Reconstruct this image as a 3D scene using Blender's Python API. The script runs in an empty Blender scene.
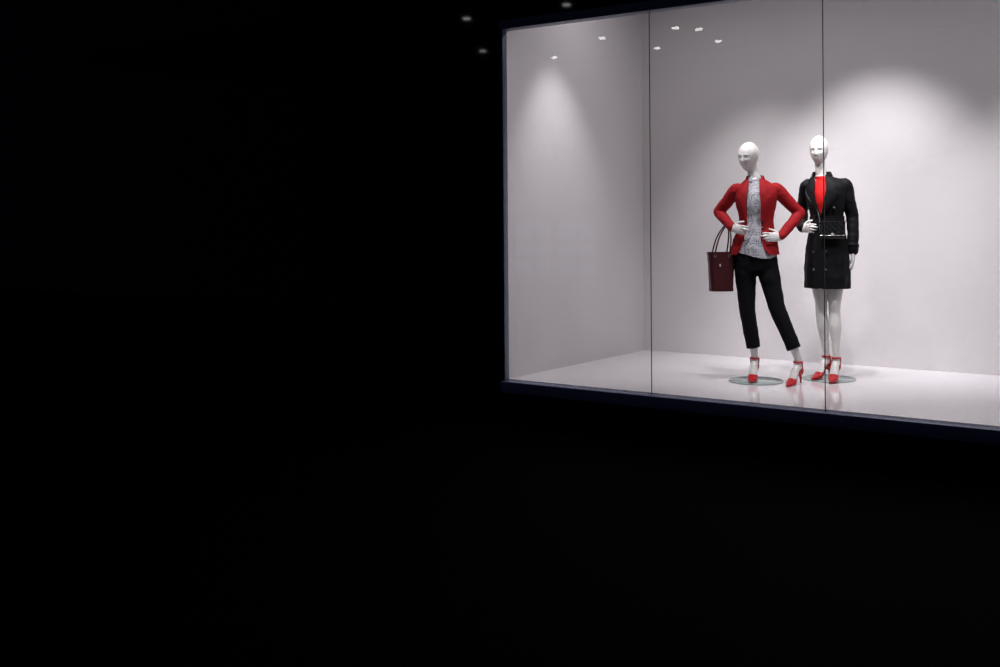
import bpy, math, random
from mathutils import Vector, Matrix, noise
random.seed(3)
V = Vector
rad = math.radians
scene = bpy.context.scene
scene.view_settings.view_transform = 'Standard'

# ------------------------------------------------------------------ materials
def mat(name, col, rough=.6, metal=0., bump=0., bscale=200., spec=.5, coat=0., var=0., vscale=6., emit=None, es=0.):
    m = bpy.data.materials.new(name); m.use_nodes = True
    nt = m.node_tree; N = nt.nodes; L = nt.links; b = N['Principled BSDF']
    b.inputs['Base Color'].default_value = (*col, 1)
    b.inputs['Roughness'].default_value = rough
    b.inputs['Metallic'].default_value = metal
    b.inputs['Specular IOR Level'].default_value = spec
    b.inputs['Coat Weight'].default_value = coat
    tc = N.new('ShaderNodeTexCoord')
    if var > 0:
        n = N.new('ShaderNodeTexNoise'); n.inputs['Scale'].default_value = vscale; n.inputs['Detail'].default_value = 5
        L.new(tc.outputs['Object'], n.inputs['Vector'])
        r = N.new('ShaderNodeMix'); r.data_type = 'RGBA'
        r.inputs[6].default_value = (*[c*(1-var) for c in col], 1)
        r.inputs[7].default_value = (*[min(1, c*(1+var)) for c in col], 1)
        L.new(n.outputs['Fac'], r.inputs[0]); L.new(r.outputs[2], b.inputs['Base Color'])
    if bump > 0:
        n = N.new('ShaderNodeTexNoise'); n.inputs['Scale'].default_value = bscale; n.inputs['Detail'].default_value = 3
        L.new(tc.outputs['Object'], n.inputs['Vector'])
        bp = N.new('ShaderNodeBump'); bp.inputs['Strength'].default_value = bump; bp.inputs['Distance'].default_value = .002
        L.new(n.outputs['Fac'], bp.inputs['Height']); L.new(bp.outputs['Normal'], b.inputs['Normal'])
    if emit:
        b.inputs['Emission Color'].default_value = (*emit, 1); b.inputs['Emission Strength'].default_value = es
    return m

M_wall = mat('wall_paint', (.68, .655, .67), .9, var=.01, vscale=2, spec=.1)
M_floor = mat('gloss_white_floor', (.84, .82, .85), .10, var=.015, vscale=3)
M_ceil = mat('ceiling_paint', (.35, .34, .36), .8)
M_black = mat('black_cladding', (.0008, .0008, .001), .03, spec=.12)
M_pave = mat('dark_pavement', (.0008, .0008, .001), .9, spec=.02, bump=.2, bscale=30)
M_frame = mat('dark_metal_frame', (.10, .12, .18), .4, metal=.3)
M_sill = mat('dark_sill_metal', (.28, .32, .48), .45, metal=.2)
M_lamp = mat('black_lamp_metal', (.01, .01, .012), .35, metal=.3)
M_seal = mat('silicone_seal', (.06, .06, .06), .5)
M_skin = mat('mannequin_gloss_white', (.80, .78, .77), .30, coat=.2)
M_red = mat('red_wool', (.33, .007, .012), .75, bump=.25, bscale=350, var=.15, vscale=30, spec=.25)
M_redtop = mat('red_knit', (.62, .010, .012), .7, bump=.3, bscale=300, spec=.25)
M_redshoe = mat('red_patent', (.52, .005, .012), .3, coat=.3)
M_blk = mat('black_trouser_cloth', (.004, .004, .006), .8, bump=.3, bscale=300, spec=.15)
M_coat = mat('black_trench_cloth', (.0035, .0035, .005), .7, bump=.3, bscale=250, spec=.2)
M_bag = mat('burgundy_leather', (.055, .002, .005), .42, bump=.3, bscale=180, var=.2, vscale=20)
M_bagblk = mat('black_quilted_leather', (.008, .008, .009), .3, coat=.3)
M_metal = mat('chrome_hardware', (.7, .68, .66), .2, metal=1.)
M_button = mat('dark_horn_button', (.03, .02, .02), .25)

def blouse_mat():
    m = bpy.data.materials.new('grey_print_blouse'); m.use_nodes = True
    nt = m.node_tree; N = nt.nodes; L = nt.links; b = N['Principled BSDF']
    tc = N.new('ShaderNodeTexCoord'); v = N.new('ShaderNodeTexVoronoi'); v.inputs['Scale'].default_value = 85
    v.inputs['Randomness'].default_value = .3
    L.new(tc.outputs['Object'], v.inputs['Vector'])
    r = N.new('ShaderNodeValToRGB'); L.new(v.outputs['Distance'], r.inputs[0])
    r.color_ramp.elements[0].position = .30; r.color_ramp.elements[0].color = (.06, .07, .12, 1)
    r.color_ramp.elements[1].position = .44; r.color_ramp.elements[1].color = (.56, .56, .62, 1)
    L.new(r.outputs[0], b.inputs['Base Color']); b.inputs['Roughness'].default_value = .6
    return m
M_blouse = blouse_mat()

def glass_mat(name, tint, base=.04):
    m = bpy.data.materials.new(name); m.use_nodes = True
    nt = m.node_tree; N = nt.nodes; L = nt.links
    for n in list(N): N.remove(n)
    o = N.new('ShaderNodeOutputMaterial'); mx = N.new('ShaderNodeMixShader')
    t = N.new('ShaderNodeBsdfTransparent'); t.inputs[0].default_value = (*tint, 1)
    g = N.new('ShaderNodeBsdfGlossy'); g.inputs['Roughness'].default_value = 0.0
    f = N.new('ShaderNodeFresnel'); f.inputs[0].default_value = 1.6
    L.new(f.outputs[0], mx.inputs[0]); L.new(t.outputs[0], mx.inputs[1]); L.new(g.outputs[0], mx.inputs[2])
    L.new(mx.outputs[0], o.inputs[0]); return m
M_glass = glass_mat('window_glass', (.97, .975, .98))
M_plate = mat('glass_base_plate', (.42, .50, .50), .06, coat=.5)

# ------------------------------------------------------------------ mesh tools
class MB:
    def __init__(s): s.v = []; s.f = []
    def grid(s, rows, closed=True, cap=False):
        b = len(s.v); n = len(rows[0])
        for r in rows: s.v += [V(p) for p in r]
        m = n if closed else n-1
        for i in range(len(rows)-1):
            for j in range(m):
                k = (j+1) % n
                s.f.append((b+i*n+j, b+i*n+k, b+(i+1)*n+k, b+(i+1)*n+j))
        if cap:
            for ri, fl in ((0, True), (len(rows)-1, False)):
                c = sum((V(p) for p in rows[ri]), V())/n
                ci = len(s.v); s.v.append(c)
                for j in range(n):
                    k = (j+1) % n; a, d = b+ri*n+j, b+ri*n+k
                    s.f.append((ci, d, a) if fl else (ci, a, d))
        return s
    def tube(s, pts, rr, seg=20, sub=5, ref=None, round_ends=True, smooth=True):
        pts = [V(p) for p in pts]
        R = [(r, r) if not isinstance(r, (tuple, list)) else tuple(r) for r in rr]
        P = []; Q = []
        n = len(pts)
        if smooth and n > 2:
            for i in range(n-1):
                p0 = pts[i-1] if i > 0 else pts[i]*2-pts[i+1]
                p3 = pts[i+2] if i+2 < n else pts[i+1]*2-pts[i]
                p1, p2 = pts[i], pts[i+1]
                for k in range(sub):
                    t = k/sub
                    P.append(.5*((2*p1)+(p2-p0)*t+(2*p0-5*p1+4*p2-p3)*t*t+(3*p1-p0-3*p2+p3)*t**3))
                    u = t*t*(3-2*t)*.5+t*.5
                    Q.append((R[i][0]*(1-u)+R[i+1][0]*u, R[i][1]*(1-u)+R[i+1][1]*u))
            P.append(pts[-1]); Q.append(R[-1])
        else: P = pts; Q = R
        T = []
        for i in range(len(P)):
            a = P[max(i-1, 0)]; c = P[min(i+1, len(P)-1)]; T.append((c-a).normalized())
        if ref is None: ref = V((0, 0, 1)) if abs(T[0].z) < .8 else V((1, 0, 0))
        u = V(ref)
        rows = []
        def ring(c, u, w, a, b): return [c+u*(a*math.cos(2*math.pi*j/seg))+w*(b*math.sin(2*math.pi*j/seg)) for j in range(seg)]
        frames = []
        for i in range(len(P)):
            u = (u-T[i]*u.dot(T[i])).normalized(); w = T[i].cross(u); frames.append((u.copy(), w))
        if round_ends:
            u, w = frames[0]; a, b = Q[0]; m = min(a, b)
            for th in (80, 55, 28): rows.append(ring(P[0]-T[0]*m*math.sin(rad(th)), u, w, a*math.cos(rad(th)), b*math.cos(rad(th))))
        for i in range(len(P)): rows.append(ring(P[i], *frames[i], *Q[i]))
        if round_ends:
            u, w = frames[-1]; a, b = Q[-1]; m = min(a, b)
            for th in (28, 55, 80): rows.append(ring(P[-1]+T[-1]*m*math.sin(rad(th)), u, w, a*math.cos(rad(th)), b*math.cos(rad(th))))
        return s.grid(rows, True, True)
    def box(s, c, size, M=None, taper=1.0):
        b = len(s.v); c = V(c)
        for dz in (-1, 1):
            k = taper if dz > 0 else 1
            for dx, dy in ((-1, -1), (1, -1), (1, 1), (-1, 1)):
                p = V((dx*size[0]/2*k, dy*size[1]/2*k, dz*size[2]/2))
                s.v.append(c+(M @ p if M else p))
        for f in ((3, 2, 1, 0), (4, 5, 6, 7), (0, 1, 5, 4), (1, 2, 6, 5), (2, 3, 7, 6), (3, 0, 4, 7)): s.f.append(tuple(b+i for i in f))
        return s
    def disc(s, c, r, h, n=(0, 0, 1), seg=48, r2=None):
        n = V(n).normalized(); return s.tube([V(c), V(c)+n*h], [r, r if r2 is None else r2], seg=seg, round_ends=False)
    def torus(s, c, R, r, n=(0, 0, 1), seg=28, R2=None, sseg=8, rz=None):
        n = V(n).normalized(); u = n.orthogonal().normalized() if abs(n.z) < .9 else V((1, 0, 0)); u = (u-n*u.dot(n)).normalized(); w = n.cross(u)
        R2 = R2 or R; rz = rz or r; rows = []
        for i in range(seg+1):
            a = 2*math.pi*i/seg; d = u*math.cos(a)*R+w*math.sin(a)*R2; o = (u*math.cos(a)+w*math.sin(a))
            rows.append([V(c)+d+o*r*math.cos(2*math.pi*j/sseg)+n*rz*math.sin(2*math.pi*j/sseg) for j in range(sseg)])
        return s.grid(rows, True)
    def obj(s, name, m, parent=None, voxel=None, smooth_it=0, solid=None, wrinkle=0, wscale=12, bevel=None, flat=False, off=0, sub=0):
        me = bpy.data.meshes.new(name); me.from_pydata([tuple(p) for p in s.v], [], s.f); me.update()
        o = bpy.data.objects.new(name, me); scene.collection.objects.link(o)
        import bmesh
        bm = bmesh.new(); bm.from_mesh(me); bmesh.ops.remove_doubles(bm, verts=bm.verts, dist=1e-6)
        if solid is None: bmesh.ops.recalc_face_normals(bm, faces=bm.faces)
        bm.to_mesh(me); bm.free()
        if solid: md = o.modifiers.new('s', 'SOLIDIFY'); md.thickness = solid; md.offset = off
        if bevel: md = o.modifiers.new('b', 'BEVEL'); md.width = bevel; md.segments = 3; md.limit_method = 'ANGLE'
        if sub: md = o.modifiers.new('ss', 'SUBSURF'); md.levels = sub; md.render_levels = sub
        if voxel: md = o.modifiers.new('r', 'REMESH'); md.mode = 'VOXEL'; md.voxel_size = voxel; md.use_smooth_shade = True
        if smooth_it: md = o.modifiers.new('sm', 'SMOOTH'); md.iterations = smooth_it; md.factor = .5
        if len(o.modifiers):
            dg = bpy.context.evaluated_depsgraph_get(); dg.update()
            nm = bpy.data.meshes.new_from_object(o.evaluated_get(dg)); o.modifiers.clear(); o.data = nm; me = nm; nm.name = name
        if wrinkle:
            nrm = [v.normal.copy() for v in me.vertices]
            for v, n in zip(me.vertices, nrm):
                p = v.co
                q = V((p.x*wscale, p.y*wscale, p.z*wscale*1.6))
                v.co = p+n*(noise.noise(q)*wrinkle+noise.noise(q*2.3)*wrinkle*.5)
        me.materials.clear(); me.materials.append(m)
        if not flat:
            for p in me.polygons: p.use_smooth = True
            if (bevel or solid) and not voxel: 
                try: me.set_sharp_from_angle(angle=rad(40))
                except Exception: pass
        if parent: o.parent = parent
        return o

def empty(name, loc, rz=0, parent=None):
    e = bpy.data.objects.new(name, None); scene.collection.objects.link(e); e.location = loc; e.rotation_euler = (0, 0, rz)
    e.empty_display_size = .1
    if parent: e.parent = parent
    return e
def box(name, lo, hi, m, parent=None, bevel=None):
    c = (V(lo)+V(hi))/2; s = V(hi)-V(lo)
    b = MB().box((0, 0, 0), s); o = b.obj(name, m, parent, flat=not bevel, bevel=bevel); o.location = c; return o

class Torso:
    def __init__(s, keys, yaw=0, dens=0): s.k = sorted(keys); s.yaw = yaw
    def par(s, z):
        k = s.k
        if z <= k[0][0]: return k[0][1:]
        if z >= k[-1][0]: return k[-1][1:]
        for i in range(len(k)-1):
            if k[i][0] <= z <= k[i+1][0]: break
        h = k[i+1][0]-k[i][0]; t = (z-k[i][0])/h; out = []
        for c in range(1, 5):
            def sl(j):
                if j <= 0 or j >= len(k)-1:
                    a, b2 = (0, 1) if j <= 0 else (len(k)-2, len(k)-1)
                    return (k[b2][c]-k[a][c])/(k[b2][0]-k[a][0])
                return (k[j+1][c]-k[j-1][c])/(k[j+1][0]-k[j-1][0])
            m0, m1 = sl(i)*h, sl(i+1)*h; p0, p1 = k[i][c], k[i+1][c]
            out.append((2*t**3-3*t*t+1)*p0+(t**3-2*t*t+t)*m0+(-2*t**3+3*t*t)*p1+(t**3-t*t)*m1)
        return out
    def P(s, z, phi, off=0, sc=1):
        cx, cy, a, b = s.par(z)
        q = V(((a*sc+off)*math.cos(phi), (b*sc+off)*math.sin(phi), 0))
        q = Matrix.Rotation(s.yaw, 3, 'Z') @ q
        return V((cx+q.x, cy+q.y, z))
    def A(s, z): return s.par(z)[2]

FR = -math.pi/2   # front direction angle
def lin(pts, z):
    pts = sorted(pts)
    if z <= pts[0][0]: return pts[0][1]
    for a, b in zip(pts, pts[1:]):
        if z <= b[0]: return a[1]+(b[1]-a[1])*(z-a[0])/(b[0]-a[0])
    return pts[-1][1]
def frange(a, b, n): return [a+(b-a)*i/(n-1) for i in range(n)]

# ------------------------------------------------------------------ body parts
def head(mb, c, yaw, pitch=0, roll=0, sx=.073, sy=.094, sz=.115):
    M = Matrix.Rotation(yaw, 3, 'Z') @ Matrix.Rotation(roll, 3, 'Y') @ Matrix.Rotation(pitch, 3, 'X')
    nu, nv = 96, 80; rows = []
    g = lambda x, z, x0, z0, wx, wz: math.exp(-((x-x0)/wx)**2-((z-z0)/wz)**2)
    for i in range(1, nv):
        th = math.pi*i/nv; row = []
        for j in range(nu):
            ph = 2*math.pi*j/nu
            x, y, z = math.sin(th)*math.cos(ph), math.sin(th)*math.sin(ph), math.cos(th)
            low = max(0, -z); up = max(0, z)
            bulge = 1+.16*up*(1-up**2)*1.6
            kx = (1-.34*low**1.3)*bulge; X = x*sx*kx; Z = z*sz
            Y = y*sy*(1+.10*up*(1-up**2)*1.6)
            if y > 0: Y *= 1-.45*low**1.2
            else: Y *= 1-.10*low
            Y -= .006*low
            if y > 0: Y *= 1.06
            fr = max(0, -y)
            if fr > 0:
                ax = abs(X)
                Y -= fr*(.014*g(X, Z, 0, -.030, .011, .014)+.010*g(X, Z, 0, -.008, .009, .022))
                Y -= fr*.004*(g(ax, Z, .028, .020, .020, .007))
                Y += fr*.009*g(ax, Z, .027, .003, .013, .010)
                Y -= fr*.005*g(ax, Z, .028, .001, .009, .005)
                Y -= fr*.006*g(X, Z, 0, -.060, .018, .006)
                Y -= fr*.005*g(X, Z, 0, -.070, .014, .005)
                Y += fr*.003*g(X, Z, 0, -.065, .018, .002)
                Y -= fr*.006*g(X, Z, 0, -.095, .018, .012)
                Y -= fr*.004*g(ax, Z, .042, -.025, .016, .014)
            row.append(V(c)+M @ V((X, Y, Z)))
        rows.append(row)
    mb.grid(rows, True, True)
    for sd in (-1, 1):   # ears
        q = [(sd*sx*.97, .008, .020), (sd*sx*1.0, .016, .013), (sd*sx*.98, .012, -.008), (sd*sx*.92, .006, -.024)]
        mb.tube([V(c)+M @ V(p) for p in q], [.005, .008, .0065, .0045], seg=10)
    return M

def hand(mb, w, d, n, curl=(15, 25, 20), side=1, sc=1., spread=4):
    d = V(d).normalized(); n = V(n); n = (n-d*n.dot(d)).normalized(); l = d.cross(n)*side
    w = V(w)
    mb.tube([w-d*.015*sc, w+d*.02*sc, w+d*.055*sc, w+d*.082*sc], [(.024*sc, .019*sc), (.031*sc, .017*sc), (.037*sc, .014*sc), (.035*sc, .011*sc)], ref=l, seg=16)
    for k, (o, L, a) in enumerate(((.027, .068, 1), (.009, .078, .3), (-.009, .072, -.4), (-.026, .056, -1.2))):
        p = w+d*(.078-.004*abs(k-1))*sc+l*o*sc
        dd = (Matrix.Rotation(rad(0), 3, 'X') @ d+l*math.tan(rad(spread*a))).normalized()
        pts = [p-dd*.01]; ang = 0
        for s, f in zip(curl, (.45, .31, .24)):
            ang += rad(s+k*2)
            q = dd*math.cos(ang)+n*math.sin(ang); pts.append(pts[-1]+q*(L*f*sc+(.01 if len(pts) == 1 else 0)))
        mb.tube(pts, [.0088*sc, .0085*sc, .0076*sc, .006*sc], seg=10, sub=3)
    b = w+d*.022*sc+l*.024*sc
    t1 = (d*.6+l*.75+n*.25).normalized(); t2 = (d*.85+l*.4+n*.4).normalized()
    mb.tube([b, b+t1*.03*sc, b+t1*.03*sc+t2*.03*sc, b+t1*.03*sc+t2*.03*sc+(t2+n*.3).normalized()*.02*sc], [.013*sc, .0105*sc, .009*sc, .0065*sc], seg=10, sub=3)

def foot(mb, a, hd, g):
    """a=(x,y) ankle plan position, hd=heading angle (0 = toward -y), g ground height"""
    f = V((math.sin(hd), -math.cos(hd), 0)); s = V((f.y, -f.x, 0)); a = V((a[0], a[1], g))
    P = lambda u, z: a+f*u+V((0, 0, z))
    mb.tube([P(.0, .18), P(-.012, .14), P(-.022, .108)], [.027, .031, .027], ref=s)
    mb.tube([P(-.012, .14), P(.03, .118), P(.07, .072), P(.105, .030), P(.145, .018)], [(.026, .030), (.029, .026), (.033, .020), (.036, .014), (.022, .008)], ref=s)
    return P(.0, .20)
def shoe(a, hd, g, name, parent):
    f = V((math.sin(hd), -math.cos(hd), 0)); s = V((f.y, -f.x, 0)); a = V((a[0], a[1], g))
    P = lambda u, z: a+f*u+V((0, 0, z))
    mb = MB()
    mb.tube([P(.088, .044), P(.108, .030), P(.135, .021), P(.165, .014), P(.188, .010)], [(.037, .019), (.040, .0185), (.033, .0165), (.018, .011), (.007, .007)], ref=s, sub=4)
    mb.tube([P(-.048, .084), P(-.01, .084), P(.03, .070), P(.07, .034), P(.105, .010), P(.15, .006), P(.188, .006)], [(.022, .006), (.028, .006), (.024, .0055), (.029, .0055), (.039, .006), (.026, .006), (.007, .005)], ref=s, sub=4)
    mb.tube([P(-.024, .092), P(-.026, .108), P(-.026, .122)], [(.031, .031), (.033, .033), (.030, .032)], ref=s)
    mb.tube([P(-.036, .086), P(-.044, .055), P(-.046, .02), P(-.046, .003)], [(.022, .018), (.012, .011), (.0075, .0075), (.0065, .0065)], ref=s, round_ends=False)
    mb.torus(P(-.004, .168), .033, .006, n=(0, 0, 1), rz=.008)
    for sd in (-1, 1):
        mb.tube([P(-.022, .11)+s*.026*sd, P(-.012, .14)+s*.031*sd, P(-.006, .168)+s*.033*sd], [.006, .006, .006], seg=8)
    return mb.obj(name, M_redshoe, parent, voxel=.0035, smooth_it=2)

def strip_surface(T, zs, inner, outer, off=.008, seg=8, side=1, curve=0):
    """surface piece on torso between angular half-widths, given in metres along x"""
    rows = []
    for z in zs:
        a = T.A(z); i0 = math.asin(max(-.98, min(.98, inner(z)/a))); i1 = math.asin(max(-.98, min(.98, outer(z)/a)))
        rows.append([T.P(z, FR+side*(i0+(i1-i0)*t/seg), off+curve*math.sin(math.pi*t/seg)) for t in range(seg+1)])
    return rows

# ------------------------------------------------------------------ layout
H0 = .35
XL, YG, YB, XR = -4.88, 7.05, 9.30, 2.72
XLB = -4.83          # the side wall splays very slightly
HEAD = H0+2.77
CEIL = H0+3.45
R35 = rad(35)

box('floor', (XL-.02, YG+.03, H0-.08), (XR+.02, YB+.02, H0), M_floor)
box('wall_back', (XL-.12, YB, H0-.08), (XR+.12, YB+.12, CEIL+.1), M_wall)
wl = MB()
wl.v = [V(p) for z in (H0-.08, CEIL+.1) for p in ((XL-.12, YG+.03, z), (XL, YG+.03, z), (XLB, YB, z), (XL-.12, YB, z))]
wl.f = [(3, 2, 1, 0), (4, 5, 6, 7), (0, 1, 5, 4), (1, 2, 6, 5), (2, 3, 7, 6), (3, 0, 4, 7)]
wl.obj('wall_left', M_wall, flat=True)
box('wall_right', (XR, YG+.03, H0-.08), (XR+.12, YB, CEIL+.1), M_wall)
box('ceiling', (XL-.12, YG+.1, CEIL), (XR+.12, YB+.1, CEIL+.1), M_ceil)
box('pavement', (-30, -.6, -.2), (16, YG-.021, 0), M_pave)
# facade
fa = empty('wall_front', (0, 0, 0))
box('cladding_side', (-30, YG-.02, 0), (XL-.03, YG+.2, 8), M_black, fa)
box('cladding_right', (XR+.03, YG-.02, 0), (14, YG+.2, 8), M_black, fa)
box('cladding_top', (XL-.03, YG-.02, HEAD+.07), (XR+.03, YG+.1, 8), M_black, fa)
box('cladding_base', (XL-.03, YG-.02, 0), (XR+.03, YG+.028, H0-.10), M_black, fa)
# frame
box('trim_1', (XL-.03, YG-.05, H0-.10), (XR+.03, YG+.028, H0-.012), M_sill, bevel=.004)
box('trim_2', (XL-.03, YG-.05, HEAD), (XR+.03, YG+.06, HEAD+.07), M_frame, bevel=.004)
box('trim_3', (XL-.02, YG-.03, H0-.012), (XL, YG+.028, HEAD), M_frame, bevel=.004)
box('trim_4', (XR, YG-.03, H0-.012), (XR+.03, YG+.028, HEAD), M_frame, bevel=.004)
# glass panes
xs = [XL+.001, -3.60, -2.33, -1.07, .19, 1.45, XR-.001]
for i in range(6):
    w = empty('window_%d' % (i+1), (0, 0, 0))
    me = bpy.data.meshes.new('pane'); z0, z1 = H0-.012, HEAD
    a, b = xs[i], xs[i+1]-.004
    me.from_pydata([(a, YG, z0), (b, YG, z0), (b, YG, z1), (a, YG, z1)], [], [(0, 1, 2, 3)])
    o = bpy.data.objects.new('pane', me); scene.collection.objects.link(o); me.materials.append(M_glass); o.parent = w
    if i < 5: box('seal', (b-.001, YG-.003, z0), (b+.004, YG+.003, z1), M_seal, w)

# ------------------------------------------------------------------ mannequin 1
def mannequin_a():
    g = .012
    E = empty('mannequin', (-3.19, 8.0, H0), rad(21.7))
    yaw = rad(-10)
    keys = [(.985, 0, 0, .186, .136), (1.04, 0, 0, .176, .129), (1.10, .003, 0, .163, .122), (1.24, .012, 0, .126, .104), (1.37, .012, 0, .150, .121),
            (1.45, .012, 0, .164, .113), (1.505, .012, 0, .150, .089), (1.54, .010, 0, .10, .070), (1.568, .004, 0, .062, .058)]
    T = Torso(keys, yaw)
    bkeys = [(.93, .0, 0, .135, .10), (1.02, 0, 0, .142, .105), (1.10, .003, 0, .125, .092), (1.24, .012, 0, .102, .08), (1.37, .012, 0, .125, .10),
             (1.45, .012, 0, .14, .09), (1.50, .012, 0, .125, .07), (1.535, .01, 0, .07, .055), (1.57, .003, 0, .046, .048)]
    B = Torso(bkeys, yaw)
    sh = {-1: V((-.135, .0, 1.485)), 1: V((.160, .0, 1.485))}
    el = {-1: V((-.278, .13, 1.315)), 1: V((.340, .07, 1.300))}
    wr = {-1: V((-.168, -.055, 1.190)), 1: V((.190, -.085, 1.118))}
    anL = (-.008, .0); anR = (.312, -.10)
    mb = MB()
    mb.grid([[B.P(z, 2*math.pi*j/40) for j in range(40)] for z in frange(.93, 1.57, 30)], True, True)
    mb.tube([(.006, .01, 1.53), (0, .005, 1.58), (-.015, 0, 1.63), (-.03, .002, 1.69)], [(.052, .052), (.043, .045), (.040, .043), (.045, .048)])
    head(mb, (-.042, -.012, 1.742), rad(-30), pitch=rad(6), roll=rad(3))
    for s in (-1, 1):
        S, L_, W = sh[s], el[s], wr[s]
        mb.tube([S, S.lerp(L_, .5), S.lerp(L_, .92), L_, L_.lerp(W, .08), L_.lerp(W, .5), W], [.040, .038, .032, .031, .032, .029, .021])
    # hands on hips
    hand(mb, wr[-1], (.62, -.72, -.12), (.55, .55, -.1), curl=(14, 25, 22), side=1)
    hand(mb, wr[1], (-.88, -.40, .02), (-.25, .95, -.1), curl=(8, 16, 18), side=-1)
    hips = {-1: V((-.075, 0, .94)), 1: V((.078, 0, .94))}
    kL = V((-.062, -.01, .56)); kR = V((.165, -.07, .57))
    fa1 = foot(mb, anL, rad(-8), g); fa2 = foot(mb, anR, rad(-28), 0.002)
    for h, k, f in ((hips[-1], kL, fa1), (hips[1], kR, fa2)):
        mb.tube([h, h.lerp(k, .5), k, k.lerp(f, .35), k.lerp(f, .75), f], [.070, .062, .046, .046, .034, .028])
    mb.obj('figure', M_skin, E, voxel=.0035, smooth_it=2)
    shoe(anL, rad(-8), g, 'shoe_left', E); shoe(anR, rad(-28), .002, 'shoe_right', E)
    # trousers
    pk = Torso([(.84, .002, 0, .150, .105), (.95, 0, 0, .160, .118), (1.02, 0, 0, .155, .118), (1.12, .005, 0, .125, .10)], yaw)
    mb = MB()
    mb.grid([[pk.P(z, 2*math.pi*j/40) for j in range(40)] for z in frange(.865, 1.12, 12)], True, True)
    for h, k, f, hem in ((hips[-1], kL, fa1, .26), (hips[1], kR, fa2, .27)):
        t = (k.z-hem)/(k.z-f.z); e = k.lerp(f, t)
        mb.tube([h+V((0, 0, .03)), h.lerp(k, .3), h.lerp(k, .7), k, k.lerp(e, .5), e], [.090, .084, .070, .063, .058, .054], round_ends=False)
    mb.obj('trousers', M_blk, E, voxel=.006, smooth_it=3, wrinkle=.004, wscale=9)
    # blouse
    bk = Torso([(.950, 0, 0, .168, .124), (1.05, 0, 0, .162, .120), (1.12, .003, 0, .143, .108), (1.24, .012, 0, .116, .094), (1.37, .012, 0, .138, .112),
                (1.45, .012, 0, .148, .101), (1.50, .012, 0, .13, .077), (1.535, .01, 0, .085, .062), (1.56, .004, 0, .054, .053)], yaw)
    rows = []
    for z in frange(0, 1, 40):
        r = []
        for j in range(72):
            ph = 2*math.pi*j/72
            zz = (1.0-.044*max(0, math.cos(ph-rad(-50)))**2)*(1-z)+1.565*z
            r.append(bk.P(max(zz, .0), ph, .004*math.sin(ph*11)*(1-z)))
        rows.append(r)
    MB().grid(rows, True).obj('blouse', M_blouse, E, solid=.004, wrinkle=.005, wscale=14)
    mb = MB(); mb.grid([[V((.004, 0, 0))+V((.053*math.cos(t)*k, .052*math.sin(t)*k, z)) for t in frange(rad(-70), rad(250), 30)] for z, k in ((1.545, 1.1), (1.585, 1.0), (1.582, 1.08), (1.55, 1.28))], False)
    mb.obj('blouse_collar', M_blouse, E, solid=.003)
    # blazer
    w = lambda z: lin([(.985, .125), (1.03, .092), (1.10, .068), (1.24, .052), (1.37, .058), (1.45, .052), (1.50, .045), (1.568, .04)], z)
    rows = []
    for z in frange(.985, 1.565, 52):
        d = math.asin(min(.95, w(z)/T.A(z)))
        rows.append([T.P(z, FR+d+(2*math.pi-2*d)*j/64, .006*math.sin(6*(FR+j/10.))*max(0, (1.15-z)/.2)) for j in range(65)])
    MB().grid(rows, False).obj('blazer_body', M_red, E, solid=.009, wrinkle=.004, wscale=9)
    mb = MB()
    for s in (-1, 1):
        S, L_, W = sh[s], el[s], wr[s]
        e = L_.lerp(W, .95)
        mb.tube([S+V((-.03*s, 0, .010)), S+V((.006*s, .006, -.002)), S.lerp(L_, .5), S.lerp(L_, .9), L_, L_.lerp(W, .12), L_.lerp(W, .55), e], [.042, .053, .049, .044, .043, .044, .040, .035])
    mb.obj('blazer_sleeves', M_red, E, voxel=.005, smooth_it=3, wrinkle=.0045, wscale=11)
    for s, nm in ((-1, 'lapel_left'), (1, 'lapel_right')):
        wo = lambda z: w(z)+lin([(1.24, .002), (1.34, .034), (1.43, .068), (1.438, .046), (1.50, .05), (1.56, .02)], z)
        wi = lambda z: w(z)-.006
        MB().grid(strip_surface(T, frange(1.24, 1.56, 38), wi, wo, .012, 8, s, .007), False).obj(nm, M_red, E, solid=.006)
    # collar
    rows = []
    for z, k in ((1.525, .088), (1.565, .074), (1.592, .064), (1.595, .060), (1.56, .060)):
        rows.append([V((.006+k*math.cos(t), .004+k*.92*math.sin(t), z-(.02 if math.sin(t) < 0 else 0)*abs(math.sin(t)))) for t in frange(rad(-42)+yaw, rad(222)+yaw, 40)])
    MB().grid(rows, False).obj('blazer_collar', M_red, E, solid=.004)
    mb = MB()
    for s in (-1, 1):
        mb.grid(strip_surface(T, frange(1.065, 1.105, 5), lambda z: .100, lambda z: .152, .011, 8, s), False)
    mb.obj('pocket_flaps', M_red, E, solid=.004)
    mb = MB()
    for z in (1.19, 1.235):
        p = T.P(z, FR+math.asin((w(z)+.012)/T.A(z)), .004); n = (p-V((.012, 0, z))).normalized()
        mb.disc(p, .009, .006, n, 14)
    mb.obj('blazer_buttons', M_button, E)
    mb = MB(); mb.disc((0, 0, 0), .205, .007, seg=72).torus((0, 0, .0045), .205, .0045, seg=72)
    mb.obj('base_plate', M_plate, E)
    # tote handbag (own object hanging on forearm)
    Hb = empty('handbag', (Matrix.Translation(V((-3.19, 8.0, H0))) @ Matrix.Rotation(rad(21.7), 4, 'Z')) @ V((-.258, -.02, .70)), rad(21.7)+rad(18))
    mb = MB(); rows = []
    for z in frange(0, .30, 14):
        t = z/.30; hx = .084+.018*t; hy = .058-.020*t; r = []
        for j in range(48):
            a = 2*math.pi*j/48; c, s_ = math.cos(a), math.sin(a)
            r.append(V((hx*math.copysign(abs(c)**.35, c), hy*math.copysign(abs(s_)**.35, s_)*(1-.12*math.sin(math.pi*t)), z)))
        rows.append(r)
    b = len(mb.v); mb.grid(rows, True)
    c = len(mb.v); mb.v.append(V((0, 0, 0)))
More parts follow.
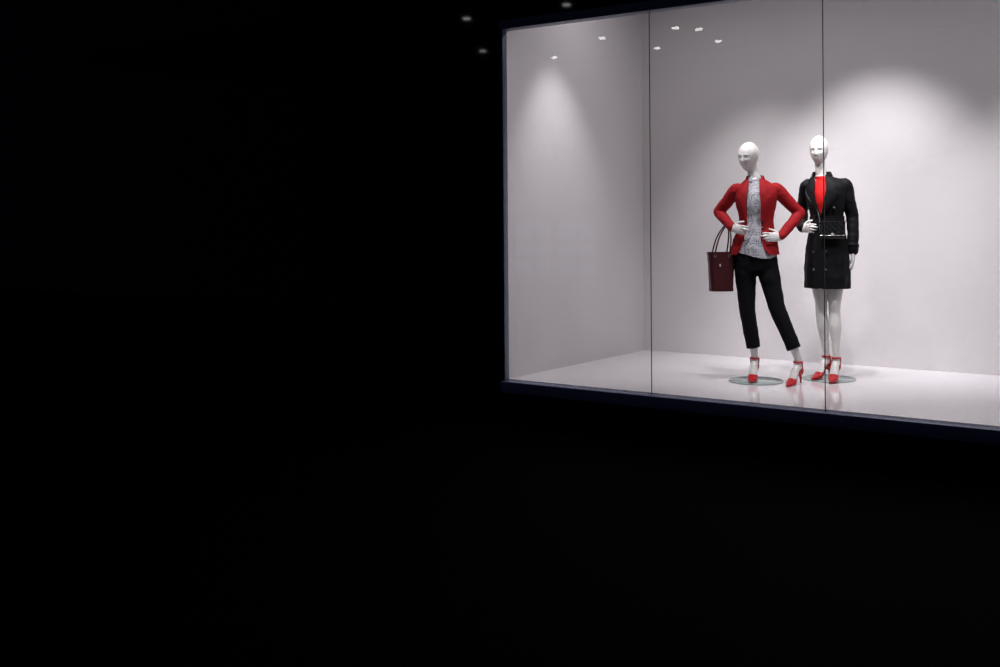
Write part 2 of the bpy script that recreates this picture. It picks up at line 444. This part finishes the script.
    for j in range(48): mb.f.append((c, (j+1) % 48, j))
    mb.obj('bag_body', M_bag, Hb, solid=.005, wrinkle=.003, wscale=15)
    mb = MB()
    for z, k in ((.295, 1.0), (.012, .82)): mb.grid([[V((1.02*k*.103*math.copysign(abs(math.cos(a))**.35, math.cos(a)), (.040 if z > .1 else .061)*math.copysign(abs(math.sin(a))**.35, math.sin(a)), z+dz)) for a in frange(0, 2*math.pi, 49)] for dz in (-.008, .008)], False)
    mb.obj('bag_trim', M_bag, Hb, solid=.004)
    mb = MB()
    for sy in (-1, 1):
        mb.tube([(-.058, .040*sy, .235), (-.056, .041*sy, .30), (-.02, .035*sy, .42), (.035, .020*sy, .505), (.060, .016*sy, .505), (.072, .030*sy, .42), (.060, .041*sy, .30), (.058, .040*sy, .235)], [(.006, .005)]*8, seg=10)
    mb.obj('bag_handles', M_bag, Hb)
    mb = MB()
    for sy in (-1, 1):
        for sx in (-1, 1): mb.torus((.057*sx, .043*sy, .275), .010, .0022, n=(0, 1, 0))
    mb.disc((-.02, -.047, .20), .010, -.004, (0, 1, 0), 16)
    mb.obj('bag_rings', M_metal, Hb)
mannequin_a()

# ------------------------------------------------------------------ mannequin 2
def mannequin_b():
    g = .012; yaw = rad(-22)
    E = empty('mannequin.001', (-2.753, 8.41, H0), rad(18.1))
    keys = [(.713, -.008, 0, .172, .138), (.85, -.008, 0, .172, .136), (1.0, -.008, 0, .163, .130), (1.15, -.008, 0, .138, .114), (1.255, -.006, 0, .120, .102),
            (1.38, -.010, 0, .146, .120), (1.47, -.012, 0, .160, .114), (1.53, -.015, 0, .148, .092), (1.565, -.03, 0, .10, .072), (1.595, -.042, 0, .064, .058)]
    T = Torso(keys, yaw)
    B = Torso([(z, cx, cy, a*.82, b*.80) for z, cx, cy, a, b in keys if z > .9], yaw)
    sh = {-1: V((-.150, .015, 1.515)), 1: V((.128, -.01, 1.515))}
    el = {-1: V((-.198, .155, 1.320)), 1: V((.186, .03, 1.270))}
    wr = {-1: V((-.190, -.020, 1.180)), 1: V((.186, -.02, .995))}
    mb = MB()
    mb.grid([[B.P(z, 2*math.pi*j/40) for j in range(40)] for z in frange(.93, 1.59, 30)], True, True)
    mb.tube([(-.042, .008, 1.55), (-.048, .004, 1.60), (-.055, 0, 1.66), (-.060, .004, 1.73)], [(.052, .05), (.041, .043), (.038, .041), (.042, .045)])
    head(mb, (-.062, -.010, 1.790), rad(-14), pitch=rad(2), sx=.069, sz=.119)
    for s in (-1, 1):
        S, L_, W = sh[s], el[s], wr[s]
        mb.tube([S, S.lerp(L_, .5), S.lerp(L_, .92), L_, L_.lerp(W, .08), L_.lerp(W, .5), W], [.040, .038, .033, .032, .032, .030, .021])
    hand(mb, wr[-1], (.50, -.82, .05), (.75, .35, -.1), curl=(15, 28, 25), side=1)
    hand(mb, wr[1]+V((0, 0, -.01)), (-.02, -.05, -1), (-.95, .1, 0), curl=(8, 14, 12), side=1)
    anL = (-.020, -.01); anR = (.055, -.10)
    f1 = foot(mb, anL, rad(-35), g); f2 = foot(mb, anR, rad(-12), g)
    for h, k, f in ((V((-.070, 0, .93)), V((-.052, -.02, .545)), f1), (V((.056, 0, .93)), V((.046, -.055, .545)), f2)):
        mb.tube([h, h.lerp(k, .5), k+V((0, 0, .05)), k-V((0, 0, .03)), k.lerp(f, .38), k.lerp(f, .75), f], [.084, .066, .047, .044, .048, .032, .026])
    mb.obj('figure', M_skin, E, voxel=.0035, smooth_it=2)
    shoe(anL, rad(-35), g, 'shoe_left', E); shoe(anR, rad(-12), g, 'shoe_right', E)
    # red top
    tk = Torso([(1.20, -.008, 0, .108, .090), (1.255, -.006, 0, .106, .088), (1.38, -.010, 0, .130, .104), (1.47, -.012, 0, .142, .10), (1.53, -.015, 0, .120, .076), (1.565, -.03, 0, .075, .058), (1.59, -.043, 0, .052, .051)], yaw)
    MB().grid([[tk.P(z, 2*math.pi*j/60) for j in range(60)] for z in frange(1.20, 1.588, 30)], True).obj('red_top', M_redtop, E, solid=.004, wrinkle=.004)
    # skirt under coat
    sk = Torso([(.735, -.008, 0, .155, .122), (.95, -.008, 0, .150, .118), (1.1, -.008, 0, .125, .10)], yaw)
    MB().grid([[sk.P(z, 2*math.pi*j/60) for j in range(60)] for z in frange(.735, 1.1, 16)], True).obj('skirt', M_blk, E, solid=.004)
    # coat body
    w = lambda z: lin([(.713, .022), (.9, .010), (1.1, .004), (1.26, .004), (1.32, .018), (1.40, .040), (1.48, .052), (1.53, .050), (1.595, .044)], z)
    rows = []
    for z in frange(.713, 1.585, 64):
        d = math.asin(min(.95, w(z)/T.A(z))); fl = max(0, (1.15-z)/.45)
        rows.append([T.P(z, FR+d+(2*math.pi-2*d)*j/80, .007*fl*math.sin(j*.63)) for j in range(81)])
    MB().grid(rows, False).obj('coat_body', M_coat, E, solid=.009, wrinkle=.005, wscale=9)
    MB().grid(strip_surface(T, frange(.718, 1.30, 30), lambda z: -.055, lambda z: .03, .010, 10, 1), False).obj('coat_front_placket', M_coat, E, solid=.005)
    mb = MB()
    for s in (-1, 1):
        S, L_, W = sh[s], el[s], wr[s]
        e = L_.lerp(W, .93)
        mb.tube([S+V((-.03*s, 0, .010)), S+V((.006*s, .006, -.002)), S.lerp(L_, .5), S.lerp(L_, .9), L_, L_.lerp(W, .12), L_.lerp(W, .55), e], [.042, .054, .052, .048, .047, .047, .045, .044])
        n = (W-L_).normalized(); c = L_.lerp(W, .82); mb.torus(c, .046, .005, n, rz=.012)
    mb.obj('coat_sleeves', M_coat, E, voxel=.005, smooth_it=3, wrinkle=.005, wscale=11)
    for s, nm in ((-1, 'lapel_left'), (1, 'lapel_right')):
        wo = lambda z: w(z)+lin([(1.28, .004), (1.36, .045), (1.46, .080), (1.468, .060), (1.52, .062), (1.58, .03)], z)
        MB().grid(strip_surface(T, frange(1.28, 1.58, 34), lambda z: w(z)-.006, wo, .012, 8, s, .006), False).obj(nm, M_coat, E, solid=.006)
    rows = []
    for z, k in ((1.540, .098), (1.58, .084), (1.622, .068), (1.625, .062), (1.58, .060)):
        rows.append([V((-.042+k*math.cos(t), .006+k*.92*math.sin(t), z-(.03 if math.sin(t) < 0 else 0)*abs(math.sin(t)))) for t in frange(rad(-45)+yaw, rad(225)+yaw, 40)])
    MB().grid(rows, False).obj('coat_collar', M_coat, E, solid=.005)
    # belt + buckle, buttons, epaulettes
    MB().grid([[T.P(z, 2*math.pi*j/64, .011) for j in range(65)] for z in frange(1.235, 1.275, 4)], False).obj('coat_belt', M_coat, E, solid=.005)
    p = T.P(1.255, FR-.25, .018); mb = MB(); Mr = Matrix.Rotation(yaw-.2, 3, 'Z')
    for dx, dz, sx, sz in ((-.022, 0, .006, .056), (.022, 0, .006, .056), (0, .026, .05, .006), (0, -.026, .05, .006)):
        mb.box(p+Mr @ V((dx, 0, dz)), (sx, .006, sz), Mr)
    mb.obj('belt_buckle', M_button, E, bevel=.001)
    mb = MB()
    for z in (.86, 1.0, 1.14, 1.34):
        for s in (-1, 1):
            x = .045 if z < 1.3 else .09
            q = T.P(z, FR+s*math.asin(x/T.A(z)), .013); n = V((q.x, q.y, 0)).normalized(); mb.disc(q, .011, .005, n, 14)
    mb.obj('coat_buttons', M_button, E)
    mb = MB()
    for s in (-1, 1):
        mb.tube([V((-.03+.055*s, .005, 1.585)), V((-.015+.10*s, .005, 1.568)), sh[s]+V((.010*s, 0, .052))], [(.005, .018)]*3, ref=(0, 0, 1), seg=12)
    mb.obj('coat_epaulettes', M_coat, E)
    mb = MB(); mb.disc((0, 0, 0), .20, .007, seg=72).torus((0, 0, .0045), .20, .0045, seg=72)
    mb.obj('base_plate', M_plate, E)
    # crossbody bag
    MW = Matrix.Translation(V((-2.753, 8.41, H0))) @ Matrix.Rotation(rad(18.1), 4, 'Z')
    c = V((.030, -.150, 1.165))
    C = empty('crossbody_bag', MW @ c, rad(18.1)+rad(8))
    mb = MB(); mb.box((0, 0, 0), (.185, .045, .125)); mb.obj('bag_body', M_bagblk, C, bevel=.012)
    # quilted flap
    rows = []
    for i in range(25):
        z = .068-.105*i/24; r = []
        for j in range(41):
            x = -.095+.19*j/40; q = .004*abs(math.sin((x+z)*75))*abs(math.sin((x-z)*75))**.6
            r.append(V((x, -.026-q-.003, z)))
        rows.append(r)
    rows = [[V((-.095+.19*j/40, .022, .066)) for j in range(41)], [V((-.095+.19*j/40, -.016, .070)) for j in range(41)]]+rows
    MB().grid(rows, False).obj('bag_flap', M_bagblk, C, solid=.004)
    mb = MB(); mb.box((0, -.036, -.030), (.030, .006, .018)); mb.torus((-.085, -.01, .06), .009, .002, n=(1, 0, 0)); mb.torus((.085, -.01, .06), .009, .002, n=(1, 0, 0))
    mb.tube([(-.095, -.033, -.036), (.095, -.033, -.036)], [.0018, .0018], seg=8)
    mb.obj('bag_clasp', M_metal, C)
    Ci = Matrix.Rotation(-rad(8), 3, 'Z')
    def loc(p): return Ci @ (V(p)-c)
    path = [c+V((-.085, -.012, .062)), T.P(1.32, FR-.15, .02), T.P(1.40, FR-.50, .020), T.P(1.48, FR-.80, .018), V((-.115, -.03, 1.592)), V((-.10, .05, 1.585)), T.P(1.48, rad(95), .02), T.P(1.35, rad(60), .02), T.P(1.26, rad(20), .028), T.P(1.22, rad(-15), .03), c+V((.088, -.0, .062))]
    mb = MB(); pts = [loc(p) for p in path]
    mb.tube(pts, [.0035]*len(pts), seg=8, sub=6)
    mb.obj('bag_strap', M_bagblk, C)
mannequin_b()

# ------------------------------------------------------------------ lights
def spot(loc, tgt, W, ang=60, blend=.8, size=.04, col=(1, .965, .975), sceneobj='track_spotlight'):
    loc = V(loc); d = (V(tgt)-loc).normalized()
    E = empty(sceneobj, loc)
    q = d.to_track_quat('-Z', 'Y'); M3 = q.to_matrix()
    mb = MB()
    rows = []
    for t, r in ((.0, .05), (-.13, .05), (-.14, .030), (-.12, .002)):
        rows.append([d*t+(M3 @ V((r*math.cos(a), r*math.sin(a), 0))) for a in [2*math.pi*j/24 for j in range(24)]])
    mb.grid(rows, True)
    mb.tube([d*-.08, V((0, 0, CEIL-loc.z))+d*-.08], [.008]*2, seg=8, round_ends=False, smooth=False)
    mb.obj('lamp_can', M_lamp, E, solid=.003)
    l = bpy.data.lights.new('lamp', 'SPOT'); l.energy = W; l.spot_size = rad(ang); l.spot_blend = blend; l.shadow_soft_size = size; l.color = col
    lo = bpy.data.objects.new('lamp', l); scene.collection.objects.link(lo); lo.parent = E; lo.rotation_euler = q.to_euler(); lo.location = d*.06
ZC = CEIL-.2
spot((-4.2, 7.6, ZC), (-4.87, 7.85, H0+.9), 78, 62, 1, .06)
spot((-3.55, 7.75, ZC), (-3.55, 9.3, H0+.7), 140, 60, 1, .06)
spot((-2.55, 7.75, ZC), (-2.6, 9.3, H0+1.15), 245, 62, 1, .06)
spot((-1.2, 7.75, ZC), (-1.2, 9.3, H0+.7), 160, 62, 1, .06)
spot((-3.1, 7.3, ZC), (-3.15, 8.1, H0+.9), 150, 54, 1, .06)
spot((-2.1, 7.3, ZC), (-2.5, 8.4, H0+1.0), 125, 56, 1, .06)
# unseen area lights added at the ceiling, in strip casings, for even base fill
for x0 in (-3.3, -.4):
    E = empty('added_fill_light', (x0, 8.0, CEIL-.03))
    b = MB().box((0, 0, .012), (2.5, .22, .034)); b.obj('fill_housing', M_lamp, E, flat=True)
    l = bpy.data.lights.new('fill_area', 'AREA'); l.shape = 'RECTANGLE'; l.size = 2.4; l.size_y = .16; l.energy = 14; l.color = (1, .965, .98)
    lo = bpy.data.objects.new('fill_area', l); scene.collection.objects.link(lo); lo.parent = E; lo.location = (0, 0, -.008)

# world: faint night sky
w = bpy.data.worlds.new('night'); scene.world = w; w.use_nodes = True
w.node_tree.nodes['Background'].inputs[0].default_value = (.35, .45, 1, 1)
w.node_tree.nodes['Background'].inputs[1].default_value = .02

# arcade behind the viewer: canopy with downlights and a dim blue shopfront (seen as reflections in the glass)
M_em = mat('downlight_lens', (1, 1, 1), .5, emit=(1, .96, .95), es=14)
M_blue = mat('dim_blue_display', (.02, .02, .03), .5, emit=(.35, .5, 1), es=.55)
A = empty('shopping_arcade', (0, 0, 0))
box('canopy_slab', (-22, -8, 5.26), (2, -.8, 5.45), M_pave, A)
box('canopy_back_wall', (-22, -8.2, 0), (2, -8, 5.45), M_pave, A)
for x, y in ((-10.8, -4.97), (-12.97, -6.6), (-9.59, -1.65), (-8.8, -5.2), (-9.08, -6.77), (-9.1, -4.8), (-10.5, -6.8), (-11.7, -1.64), (-13.7, -4.9)):
    mb = MB(); mb.disc((x, y, 5.26), .065, -.03, (0, 0, 1), 20); mb.obj('downlight', M_em, A)
for i in range(4):
    x = -15.0+i*.62
    for z0, z1 in ((.25, .62), (.70, 1.0), (1.1, 1.55)):
        box('display_niche', (x, -7.99, z0), (x+.5-.08*(i % 2), -7.96, z1), M_blue, A)

cam = bpy.data.cameras.new('camera'); co = bpy.data.objects.new('camera', cam); scene.collection.objects.link(co)
cam.sensor_width = 36; cam.lens = 38.9; cam.shift_y = -.1155
M = Matrix.Translation(V((0, 0, H0+1.28))) @ Matrix.Rotation(R35, 4, 'Z') @ Matrix.Rotation(rad(90), 4, 'X') @ Matrix.Rotation(rad(-.4), 4, 'Z')
co.matrix_world = M
scene.camera = co
